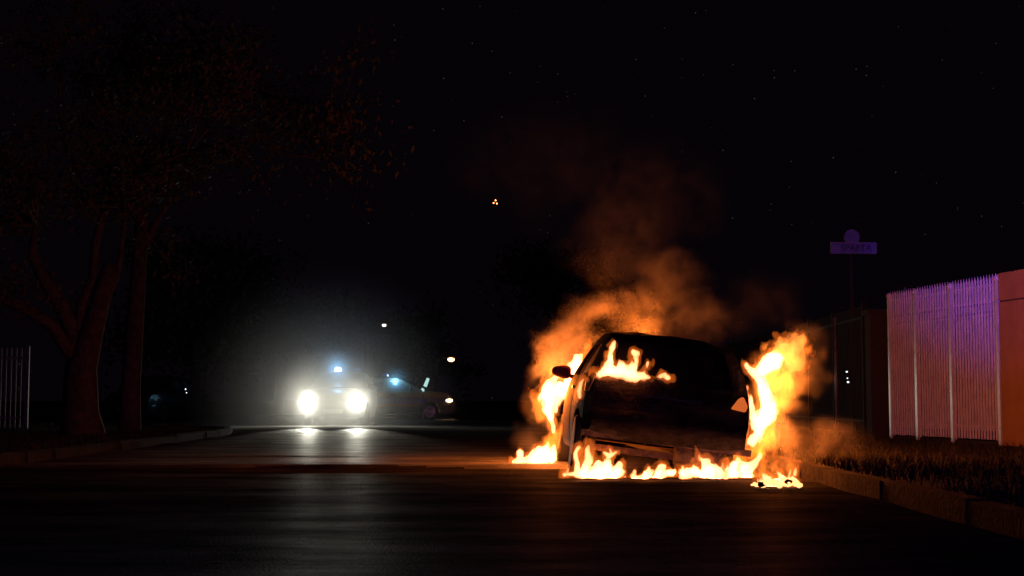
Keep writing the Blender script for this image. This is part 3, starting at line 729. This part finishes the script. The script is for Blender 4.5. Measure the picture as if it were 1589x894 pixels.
# patrol car facing us with dazzling headlights
p = at(517, 660, 38.0); A = (p.x, 38.0 + 4.3, -0.0)
carA, _ = sedan(A, R(180), 'patrol car facing the camera with dazzling headlights and a lit beacon', None, M['grey_paint'], M['head_on'], M['beacon_on'], 1, 'patrol cars blocking the junction')
# patrol car side-on behind it, nose to the right
p = at(705, 650, 49.0)
carB, hwS = sedan((p.x - 4.36, 49.0, 0.0), R(-86), 'amber striped patrol car standing side-on across the road', None, M['tan_paint'], M['amber_on'], M['beacon_on'], 1, 'patrol cars blocking the junction')
# livery bands on the side facing us (local +x side after the turn)
def side_band(z0, z1, y0, y1, m, name, par, off=.012):
    bm = panel_mesh(rect(y0, y1, z0, z1), [], lambda y, z: (hwS(y, z) + off), .004, .05, .2); return bmobj(name, bm, m, par)
side_band(.78, .93, .95, 4.12, M['amber_paint'], 'amber_band', carB)
side_band(.46, .54, 1.15, 3.1, M['amber_paint'], 'lower_band', carB)
side_band(.60, .75, 3.12, 3.4, M['blue_paint'], 'blue_band', carB, .010)
text('UNITAZ', .26, (hwS(2.2, .66) + .016, 2.25, .66), (R(90), 0, R(90)), M['blue_paint'], carB, sx=1.3)
bm = bmesh.new(); tube(bm, [(0, 0, 0), (.0, 0, .62)], [.012, .008], 6)
# small parked car at the back left
p = at(266, 640, 46)
carC, _ = sedan((p.x, 48.2, 0.0), R(168), 'dark parked car far off between the trees with faint blue glints', None, M['dark_paint'], None, None, 9, None, plain=True)
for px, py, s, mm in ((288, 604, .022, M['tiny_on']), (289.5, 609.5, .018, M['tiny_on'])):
    bm = bmesh.new(); bmesh.ops.create_icosphere(bm, subdivisions=2, radius=s); o = bmobj('glow_spot', bm, mm, carC)
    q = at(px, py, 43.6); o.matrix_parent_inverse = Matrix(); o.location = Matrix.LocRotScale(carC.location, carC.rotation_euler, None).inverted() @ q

# unclear bright shape as self-lit strips above the bonnet of the side-on car
q = at(661.5, 596, 48)
sb = empty('glowing_strips', (q.x, 48.3, 0)); tag(sb, 'pale slanted two-piece glowing shape above the amber patrol car bonnet', 'glow_spot')
bm = bmesh.new(); tube(bm, [(-.12, .03, 0), (-.12, .03, q.z - .17), (.0, .03, q.z)], .012, 6); bmobj('stand', bm, M['black'], sb)
def slab(a, b, w):
    bm = bmesh.new(); a, b = at(*a, 48.3) - Vector((q.x, 48.3, 0)), at(*b, 48.3) - Vector((q.x, 48.3, 0)); d = (b - a).normalized(); n = Vector((d.z, 0, -d.x)) * w
    vs = []
    for y in (-.015, .015): vs += [bm.verts.new(a - n + Vector((0, y, 0))), bm.verts.new(a + n + Vector((0, y, 0))), bm.verts.new(b + n * .8 + Vector((0, y, 0))), bm.verts.new(b - n * .8 + Vector((0, y, 0)))]
    bm.faces.new(vs[:4]); bm.faces.new(vs[:3:-1])
    for k in range(4): bm.faces.new((vs[k], vs[(k + 1) % 4], vs[4 + (k + 1) % 4], vs[4 + k]))
    return bm
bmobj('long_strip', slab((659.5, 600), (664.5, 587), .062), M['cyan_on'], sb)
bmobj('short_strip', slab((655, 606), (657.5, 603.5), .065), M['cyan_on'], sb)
# slim pole behind the headlights
q = at(563, 521, 47)
sp_ = empty('road_pole', (q.x, 47, 0)); tag(sp_, 'slim reddish pole standing behind the dazzling patrol car', 'pole')
bm = bmesh.new(); tube(bm, [(0, 0, -.1), (0, 0, q.z)], .035, 10); bmobj('shaft', bm, M['dark_pole'], sp_, True)
bm = bmesh.new(); lathe(bm, [(q.z, .04), (q.z + .03, .02)], (0, 0, 0), 'z', 10); bmobj('cap', bm, M['dark_pole'], sp_)
# street lamps far away
def street_lamp(px, py, Y, m, r, label):
    q = at(px, py, Y); s = empty('street_lamp', (q.x - .9, Y, 0)); tag(s, label, 'street lamp')
    bm = bmesh.new(); tube(bm, [(0, 0, -.1), (0, 0, q.z * .9), (.25, 0, q.z + .05), (.8, 0, q.z + .16)], [.08, .06, .04, .035], 8); bmobj('post', bm, M['dark_pole'], s, True)
    bm = bmesh.new(); tube(bm, [(.6, 0, q.z + .18), (1.15, 0, q.z + .16)], [.09, .12], 8); o = bmobj('lamp_housing', bm, M['black'], s)
    bm = bmesh.new(); bmesh.ops.create_uvsphere(bm, u_segments=12, v_segments=8, radius=1)
    for v in bm.verts: v.co = Vector((.9 + v.co.x * r * 1.25, v.co.y * r, q.z + v.co.z * r * .8))
    bmobj('lamp', bm, m, o, True)
street_lamp(700, 558, 85, M['warm_on'], .16, 'distant street lamp glowing orange right of the patrol cars')
street_lamp(596, 505, 80, M['pink_on'], .10, 'small distant street lamp high above the patrol cars')

# burning debris heap at the kerb
dz = ground(1206, 757)
deb = empty('burning_debris', (dz.x, 11.55, 0)); tag(deb, 'heap of glowing melted debris burning by the kerb', 'debris')
bm = bmesh.new(); bm2 = bmesh.new()
for k in range(46):
    t = random.random(); x = -.17 + .36 * t + random.gauss(0, .02); y = random.gauss(0, .06); r = random.uniform(.010, .026)
    z = r * .6 + random.uniform(0, .05) * (0.3 + t)
    tgt = bm2 if random.random() < .8 else bm
    g = bmesh.ops.create_icosphere(tgt, subdivisions=2, radius=r)
    for v in g['verts']:
        n = float(vnoise(np.array(v.co.x * 60 + k), np.array(v.co.y * 60), np.array(v.co.z * 60))); v.co *= 1 + .35 * n
        v.co = Vector((v.co.x * 1.3 + x, v.co.y + y - .02, v.co.z * .8 + z))
bmobj('charred_lumps', bm, M['char'], deb, True)
M['hot'] = emat('hot_lump', (1.0, 0.45, 0.16), 2.2)
bmobj('glowing_lumps', bm2, M['hot'], deb, True)

# sparks
for k, (px, py) in enumerate(((766, 315), (769, 311), (771, 316))):
    q = at(px, py, 13.5); bm = bmesh.new(); g = bmesh.ops.create_icosphere(bm, subdivisions=2, radius=.0055)
    for v in bm.verts: v.co = Vector((v.co.x * random.uniform(.8, 1.3), v.co.y, v.co.z * 1.2))
    o = bmobj('ember', bm, M['ember'], None, True); o.location = q
    tag(o, 'tiny orange ember floating high left of the smoke, one of three close together', 'ember', 'three drifting embers')

# ------------------------------------------------------------------ flames
def flame_mat(name, k, col=(1.0, 0.36, 0.075), surf=0.05, s2=1.3):
    m = bpy.data.materials.new(name); m.use_nodes = True; nt = m.node_tree; nt.nodes.clear()
    o = nt.nodes.new('ShaderNodeOutputMaterial'); e = nt.nodes.new('ShaderNodeEmission'); e.inputs[0].default_value = (*col, 1); e.inputs[1].default_value = k
    nt.links.new(e.outputs[0], o.inputs['Volume'])
    t = nt.nodes.new('ShaderNodeBsdfTransparent'); e2 = nt.nodes.new('ShaderNodeEmission'); e2.inputs[0].default_value = (1.0, .25, .03, 1); e2.inputs[1].default_value = s2
    mi = nt.nodes.new('ShaderNodeMixShader'); mi.inputs[0].default_value = surf
    nt.links.new(t.outputs[0], mi.inputs[1]); nt.links.new(e2.outputs[0], mi.inputs[2]); nt.links.new(mi.outputs[0], o.inputs['Surface'])
    m.cycles.emission_sampling = 'NONE'
    return m
M['fire'] = flame_mat('fire', 58, (1.0, .31, .125))
M['fire_rim'] = flame_mat('fire_rim', 4.2, (1.0, .17, .015), .015, .8)
M['fire_veil'] = flame_mat('fire_veil', 5.5, (1.0, .22, .02), .01, .6)
M['fire_soft'] = flame_mat('fire_soft', 10, (1.0, .30, .05))
def flame(chains, Y, label, m='fire', h=0.011, nf=9.0, amp=0.03, warp=0.05, flat=1.5, zmin=0.0, seed=0, depth=0.0, name='flame', outer=.024, fine=0.72):
    P = []
    for ch in chains:
        pts = [(at(c[0], c[1], Y + (c[3] if len(c) > 3 else 0)), c[2] / FPX * Y) for c in ch]
        if len(pts) == 1: pts = pts * 2
        P += list(zip(pts[:-1], pts[1:]))
    lo = np.array([min(min(a[0][k] - a[1], b[0][k] - b[1]) for a, b in P) for k in range(3)]) - .10
    hi = np.array([max(max(a[0][k] + a[1], b[0][k] + b[1]) for a, b in P) for k in range(3)]) + .10
    lo[1] -= depth; hi[1] += depth
    if zmin is not None: lo[2] = max(lo[2], zmin - 2 * h)
    n = np.ceil((hi - lo) / h).astype(int) + 1
    X, Yg, Z = np.meshgrid(*[lo[k] + h * np.arange(n[k]) for k in range(3)], indexing='ij')
    s = seed * 3.7
    wx = X + warp * vnoise(X * 7 + s, Yg * 7, Z * 5.0) ; wy = Yg + warp * vnoise(X * 7, Yg * 7 + s, Z * 5 + 9); wz = Z + warp * 1.2 * vnoise(X * 8, Yg * 8 + 4, Z * 4.5 + s)
    F = np.full(X.shape, 1e9)
    for (a, ra), (b, rb) in P:
        d = np.array(b) - np.array(a); L2 = max(1e-9, float(d @ d)); px, py, pz = wx - a[0], (wy - a[1]), wz - a[2]
        t = np.clip((px * d[0] + py * d[1] + pz * d[2]) / L2, 0, 1)
        dist = np.sqrt((px - t * d[0]) ** 2 + ((py - t * d[1]) / flat) ** 2 + (pz - t * d[2]) ** 2) - (ra + (rb - ra) * t)
        F = np.minimum(F, dist)
    F += amp * fbm(X * nf + s, Yg * nf * .8, Z * nf * .55 - s, 4, fine)
    G = F - outer + outer * 1.3 * fbm(X * 14 - s, Yg * 12, Z * 8 + s, 3, .6)
    for q in (F, G):
        if zmin is not None: np.maximum(q, zmin - Z, out=q)
        q[0] = 1; q[-1] = 1; q[:, 0] = 1; q[:, -1] = 1; q[:, :, 0] = 1; q[:, :, -1] = 1
    V, Q = surface_nets(F, lo, h)
    c = np.array([V[:, 0].mean(), V[:, 1].mean(), V[:, 2].min()])
    me = bpy.data.meshes.new(name); me.from_pydata((V - c).tolist(), [], Q.tolist())
    o = link(name, me, M[m], None, True); o.location = c
    V2, Q2 = surface_nets(G, lo, h); me = bpy.data.meshes.new('outer_flame'); me.from_pydata((V2 - c).tolist(), [], Q2.tolist()); link('outer_flame', me, M['fire_rim'], o, True)
    return tag(o, label, 'fire', 'flames on and around the burning car')
flame([[(858, 668, 3), (855, 645, 8), (849, 618, 12), (856, 598, 10)], [(852, 610, 11), (868, 600, 10), (878, 606, 6)], [(852, 600, 7), (862, 581, 4), (880, 577, 5), (893, 568, 10), (898, 556, 8), (904, 549, 4)], [(893, 565, 8), (882, 590, 8), (872, 612, 8)], [(866, 640, 4), (870, 610, 6)]],
      15.75, 'tall flame pouring out of the front window behind the wing mirror', amp=.03, warp=.04, seed=1, nf=12, fine=.6)
flame([[(797, 716, 3), (830, 712, 7), (857, 710, 8)], [(811, 712, 4), (809, 703, 4)], [(822, 710, 6), (826, 701, 4)], [(838, 708, 8), (836, 697, 5)], [(850, 706, 9), (846, 693, 5), (848, 686, 2)], [(857, 706, 7), (856, 694, 5)]],
      15.55, 'bright low fire on the road left of the burning car', amp=.02, warp=.03, seed=2, depth=.1, flat=2)
flame([[(932, 582, 6), (950, 578, 10), (975, 580, 9.5), (1000, 581, 7), (1018, 583, 3), (1034, 584, 3)], [(940, 577, 9, .02), (945, 564, 7, .08), (947, 548, 3.5, .16), (950, 535, 2, .22)], [(962, 576, 8, .02), (968, 566, 5, .06)], [(978, 576, 9, .02), (986, 561, 6, .09), (986, 549, 5.5, .15)], [(998, 579, 6, .02), (1004, 567, 3, .06), (1009, 561, 2, .1)], [(1022, 583, 4), (1030, 580, 3)]],
      13.08, 'flames licking out of the dark rear window', amp=.022, warp=.03, seed=3, flat=1.1)
flame([[(905, 590, 1.5), (901, 596, 3), (898, 608, 3.2), (899, 617, 2)]], 12.98, 'narrow curved streak of flame along the tail lamp edge', amp=.005, warp=.008, seed=4, h=.006, flat=1)
flame([[(876, 738, 3), (890, 737, 4), (905, 738, 5)], [(894, 733, 4), (895, 720, 3), (893, 705, 2.5), (897, 697, 1.5)], [(880, 734, 3), (882, 728, 1.5)]],
      12.78, 'small flame climbing around the rear wheel of the burning car', amp=.010, warp=.016, seed=5, h=.008)
flame([[(905, 737, 6, -.15), (918, 739, 6, .1), (932, 738, 6, -.2), (948, 739, 5, .1), (962, 736, 6, -.1)], [(912, 730, 9), (913, 712, 6), (910, 700, 5), (914, 685, 3)], [(930, 730, 7), (932, 718, 4)], [(945, 730, 9), (945, 716, 6)], [(958, 730, 8), (962, 716, 4)]],
      12.9, 'broad white-hot flames burning under the bumper next to the wheel', amp=.024, warp=.04, seed=6, flat=1.5)
flame([[(950, 740, 4, -.1), (980, 739, 3, .1), (1000, 739, 4, -.15), (1030, 739, 3.5, .15), (1060, 739, 5, -.2), (1090, 738, 5, .1), (1120, 737, 7, -.15), (1168, 736, 6, .15)], [(985, 737, 4), (988, 731, 2)], [(1003, 737, 4, -.1), (1006, 731, 2)], [(1027, 736, 4), (1026, 723, 2.5)], [(1055, 735, 6, -.1), (1060, 727, 3)], [(1080, 733, 7), (1073, 725, 3)], [(1100, 731, 8), (1095, 719, 5), (1085, 711, 3)], [(1120, 731, 8, -.1), (1115, 723, 4)], [(1140, 730, 9), (1150, 720, 5)], [(1160, 729, 9), (1170, 717, 6), (1177, 710, 4)]],
      12.85, 'long low line of flames on the road beneath the rear bumper', amp=.032, warp=.05, seed=7, flat=1.3)
flame([[(1075, 716, 5), (1100, 712, 7), (1135, 708, 8), (1170, 700, 7)], [(1180, 725, 10), (1205, 722, 8)], [(1170, 705, 10), (1190, 690, 12), (1185, 670, 8)]],
      13.3, 'soft orange veil of flame between the bumper and the kerb', m='fire_veil', amp=.05, warp=.08, seed=12, flat=1.4, nf=9, fine=.8)
flame([[(1178, 696, 6), (1196, 668, 9), (1206, 640, 11), (1208, 612, 11), (1216, 590, 9)], [(1236, 560, 7), (1250, 545, 5)]],
      13.55, 'soft orange veil of flame outside the tall kerb side flame', m='fire_veil', amp=.06, warp=.09, seed=14, flat=1.4, nf=8, fine=.8)
flame([[(858, 690, 8), (862, 668, 8), (850, 650, 6)], [(842, 640, 8), (838, 615, 6), (846, 590, 6)], [(905, 550, 6), (912, 535, 4)]],
      15.8, 'soft orange veil of flame along the front door', m='fire_veil', amp=.04, warp=.07, seed=13, flat=1.4, nf=9, fine=.8)
flame([[(937, 703, 2.5), (945, 708, 4), (955, 702, 2.5)], [(947, 703, 2.5), (946, 697, 1.5)]], 12.95, 'small crescent of flame hanging below the bumper', amp=.006, warp=.012, seed=8, h=.006, zmin=None)
flame([[(1163, 684, 5), (1176, 668, 9), (1188, 648, 12), (1190, 625, 12), (1182, 603, 11), (1178, 588, 10), (1190, 572, 12), (1204, 560, 12)], [(1144, 590, 2.5), (1158, 612, 4), (1165, 635, 6), (1172, 655, 8)], [(1182, 600, 11), (1168, 582, 8), (1160, 572, 4)]],
      13.35, 'tall bright flame curling out along the kerb side of the car', amp=.035, warp=.05, seed=9, flat=1.3)
flame([[(1190, 575, 10), (1208, 558, 11), (1222, 543, 12), (1238, 534, 10), (1243, 550, 5)], [(1212, 535, 8), (1196, 530, 5), (1191, 536, 3)], [(1196, 575, 11), (1215, 570, 8)], [(1222, 560, 10), (1234, 556, 6)]],
      13.45, 'ragged orange head of flame curling above the kerb side fire', m='fire_soft', amp=.055, warp=.07, seed=10, flat=1.2, nf=11, fine=.62)
flame([[(1180, 748, 4), (1205, 747, 8), (1232, 744, 8)], [(1226, 738, 6), (1229, 729, 4)], [(1212, 740, 7), (1205, 733, 4)], [(1237, 738, 5), (1241, 727, 3)], [(1190, 742, 5), (1186, 737, 2)]],
      11.62, 'flames on the debris heap at the kerb', amp=.018, warp=.03, seed=11, h=.008)

# ------------------------------------------------------------------ light given off by the fires and lamps
def lamp(name, px, py, Y, power, col, r=.08, parent=None, loc=None):
    d = bpy.data.lights.new(name, 'POINT'); d.energy = power; d.color = col; d.shadow_soft_size = r
    o = bpy.data.objects.new(name, d); C.objects.link(o); o.location = loc or at(px, py, Y); return o
FC = (1.0, 0.185, 0.018)
lamp('fire_light', 855, 600, 15.9, 240, FC, .14)
lamp('fire_light', 835, 706, 15.6, 13, FC, .05)
lamp('fire_light', 975, 578, 12.98, 2.2, FC, .05)
lamp('fire_light', 1000, 732, 12.7, 3, FC, .08)
lamp('fire_light', 930, 728, 13.3, 14, FC, .06)
lamp('fire_light', 1090, 728, 13.6, 22, FC, .06)
lamp('fire_light', 1000, 515, 15.6, 150, FC, .2)
lamp('fire_light', 1200, 605, 13.8, 200, FC, .14)
lamp('fire_light', 1210, 742, 11.75, 4, FC, .04)
lamp('fire_light', 1195, 695, 13.4, 40, FC, .08)
HC = (1.0, .97, .80)
for px in (479, 554):
    d = bpy.data.lights.new('low_beam', 'SPOT'); d.energy = 19000; d.color = HC; d.shadow_soft_size = .12; d.spot_size = R(14); d.spot_blend = 1
    o = bpy.data.objects.new('low_beam', d); C.objects.link(o); o.location = at(px, 622, 37.7); o.rotation_euler = (R(85.2), 0, R(186.5))
    d = bpy.data.lights.new('headlight_beam', 'SPOT'); d.energy = 390; d.color = HC; d.shadow_soft_size = .08; d.spot_size = R(165); d.spot_blend = .6
    o = bpy.data.objects.new('headlight_beam', d); C.objects.link(o); o.location = at(px, 621, 37.75); o.rotation_euler = (R(86), 0, R(180))
lamp('beacon_light', 523, 576, 40.0, 55, (.2, .55, 1.0), .10, loc=at(523, 573, 39.3))
lamp('beacon_light', 613, 590, 48.4, 22, (.2, .6, 1.0), .08)
# blue flashing lamp of the vehicle standing behind the camera
def blue(name, loc, target, power, size, blend):
    d = bpy.data.lights.new(name, 'SPOT'); d.energy = power; d.color = (.09, .05, 1.0); d.shadow_soft_size = .12; d.spot_size = R(size); d.spot_blend = blend
    o = bpy.data.objects.new(name, d); C.objects.link(o); o.location = loc
    o.rotation_euler = (Vector(target) - Vector(loc)).to_track_quat('-Z', 'Y').to_euler()
blue('blue_beacon_light', (1.6, -5, 1.9), (7.5, 19.0, 3.0), 12500, 11.5, .9)
blue('blue_beacon_light', (1.6, -5, 1.9), (0.0, 20.0, 6.0), 800, 90, .7)
blue('blue_beacon_light', (1.6, -5, 1.9), (5.85, 24.2, 3.35), 2800, 4.2, .8)

# ------------------------------------------------------------------ smoke and an added glare volume (stuff): density grids filled in by geometry nodes
def vol_mat(name, dens, col, g=0.2, absorb=(0.0, 0, 0)):
    m = bpy.data.materials.new(name); m.use_nodes = True; nt = m.node_tree; nt.nodes.clear()
    o = nt.nodes.new('ShaderNodeOutputMaterial'); v = nt.nodes.new('ShaderNodeVolumePrincipled')
    v.inputs['Density'].default_value = dens; v.inputs['Color'].default_value = (*col, 1); v.inputs['Anisotropy'].default_value = g
    nt.links.new(v.outputs[0], o.inputs['Volume']); return m
def smoke(name, lo, hi, res, puffs, mat_, label, warp=.4, wscale=2.0, escale=4.0, erode=(.43, .60), mixn=1.0):
    vd = bpy.data.volumes.new(name); ob = bpy.data.objects.new(name, vd); C.objects.link(ob); vd.materials.append(mat_)
    tag(ob, label, 'smoke', kind='stuff')
    ng = bpy.data.node_groups.new(name, 'GeometryNodeTree')
    ng.interface.new_socket('Geometry', in_out='INPUT', socket_type='NodeSocketGeometry'); ng.interface.new_socket('Geometry', in_out='OUTPUT', socket_type='NodeSocketGeometry')
    N, Lk = ng.nodes, ng.links
    out = N.new('NodeGroupOutput'); vc = N.new('GeometryNodeVolumeCube'); pos = N.new('GeometryNodeInputPosition')
    def nz(scale, detail, vec, rough=.55):
        n = N.new('ShaderNodeTexNoise'); n.inputs['Scale'].default_value = scale; n.inputs['Detail'].default_value = detail; n.inputs['Roughness'].default_value = rough
        Lk.new(vec, n.inputs['Vector']); return n
    def vm(op, a, b=None, bv=None, s=None):
        n = N.new('ShaderNodeVectorMath'); n.operation = op; Lk.new(a, n.inputs[0])
        if b is not None: Lk.new(b, n.inputs[1])
        if bv is not None: n.inputs[1].default_value = bv
        if s is not None: n.inputs['Scale'].default_value = s
        return n
    def fm(op, a, b):
        n = N.new('ShaderNodeMath'); n.operation = op
        for k, x in enumerate((a, b)):
            if isinstance(x, (int, float)): n.inputs[k].default_value = x
            else: Lk.new(x, n.inputs[k])
        return n.outputs[0]
    n1 = nz(wscale, 4, pos.outputs[0]); c = vm('SUBTRACT', n1.outputs['Color'], bv=(.5, .5, .5)); c2 = vm('SCALE', c.outputs[0], s=warp * 2); P = vm('ADD', pos.outputs[0], c2.outputs[0]).outputs[0]
    tot = None
    for (cx, cy_, cz), (rx, ry, rz), A, hard in puffs:
        a = vm('SUBTRACT', P, bv=(cx, cy_, cz)); b = vm('DIVIDE', a.outputs[0], bv=(rx, ry, rz)); l = vm('LENGTH', b.outputs[0])
        mr = N.new('ShaderNodeMapRange'); mr.interpolation_type = 'SMOOTHSTEP'; Lk.new(l.outputs['Value'], mr.inputs[0])
        mr.inputs[1].default_value = hard; mr.inputs[2].default_value = 1; mr.inputs[3].default_value = A; mr.inputs[4].default_value = 0
        tot = mr.outputs[0] if tot is None else fm('MAXIMUM', tot, mr.outputs[0])
    n2 = nz(escale, 6, P, .52); mr = N.new('ShaderNodeMapRange'); Lk.new(n2.outputs['Fac'], mr.inputs[0])
    mr.inputs[1].default_value = erode[0]; mr.inputs[2].default_value = erode[1]; mr.inputs[3].default_value = 1 - mixn; mr.inputs[4].default_value = 1
    Lk.new(fm('MULTIPLY', tot, mr.outputs[0]), vc.inputs['Density'])
    vc.inputs['Min'].default_value = lo; vc.inputs['Max'].default_value = hi
    for k, nm in enumerate(('Resolution X', 'Resolution Y', 'Resolution Z')): vc.inputs[nm].default_value = res[k]
    Lk.new(vc.outputs[0], out.inputs[0])
    md = ob.modifiers.new('density', 'NODES'); md.node_group = ng
    return ob
def pf(px, py, Y, rx, rz, ry, A, hard=.2):
    c = at(px, py, Y); s = Y / FPX; return (tuple(c), (rx * s, ry, rz * s), A, hard)
M['smoke'] = vol_mat('smoke', 2.4, (.72, .66, .6), .25)
smoke('smoke', (-1.3, 12.2, -0.02), (3.6, 17.2, 5.0), (150, 110, 160), [
    pf(888, 525, 15.8, 54, 62, .6, 2.6, .35), pf(868, 565, 15.7, 36, 44, .5, 2.4, .3), pf(925, 480, 15.6, 52, 44, .6, 1.6), pf(842, 640, 15.7, 20, 44, .35, .7), pf(835, 690, 15.7, 34, 22, .3, .7),
    pf(990, 490, 15.2, 85, 60, .7, 1.1), pf(1040, 440, 15.1, 70, 70, .7, .4), pf(960, 380, 15.3, 105, 90, .8, .16), pf(1000, 300, 15.4, 150, 105, .9, .07), pf(850, 250, 15.5, 190, 115, .9, .045),
    pf(1080, 500, 14.9, 80, 45, .6, .35), pf(1190, 470, 14.5, 90, 60, .6, .05),
    pf(1215, 600, 13.7, 54, 64, .5, 2.4, .3), pf(1248, 575, 13.8, 36, 44, .45, 2.0, .3), pf(1255, 532, 13.8, 26, 34, .4, .8), pf(1205, 680, 13.5, 50, 60, .5, 2.2, .3), pf(1210, 722, 13.1, 60, 34, .5, 1.6),
    pf(1290, 690, 13.6, 70, 46, .6, .7), pf(1130, 715, 13.6, 60, 24, .4, 1.2), pf(980, 715, 13.9, 90, 26, .5, .8)],
    M['smoke'], 'orange-lit smoke billowing around and above the burning car')
M['glare_volume'] = vol_mat('glare_volume', 1.0, (.88, .92, .74), .0)  # added volume imitating lens glare round headlights and beacons
c = at(517, 612, 37.9)
smoke('glare_volume', (c.x - 4.4, 34, -.02), (c.x + 4.6, 50.5, 4.8), (110, 130, 64), [(tuple(c), (4.3, 4.2, 4.0), .15, .0), (tuple(c), (2.2, 3.4, 1.9), .6, .0), (tuple(at(479, 621, 37.4)), (.55, .7, .55), 1.1, .0), (tuple(at(554, 621, 37.4)), (.55, .7, .55), 1.1, .0), (tuple(at(523, 574, 39.3)), (.7, .7, .7), 1.5, 0), (tuple(at(613, 590, 48.4)), (.7, .7, .7), .6, 0)],
    M['glare_volume'], 'added pale volume imitating lens glare around the dazzling headlights', warp=.1, mixn=.15)
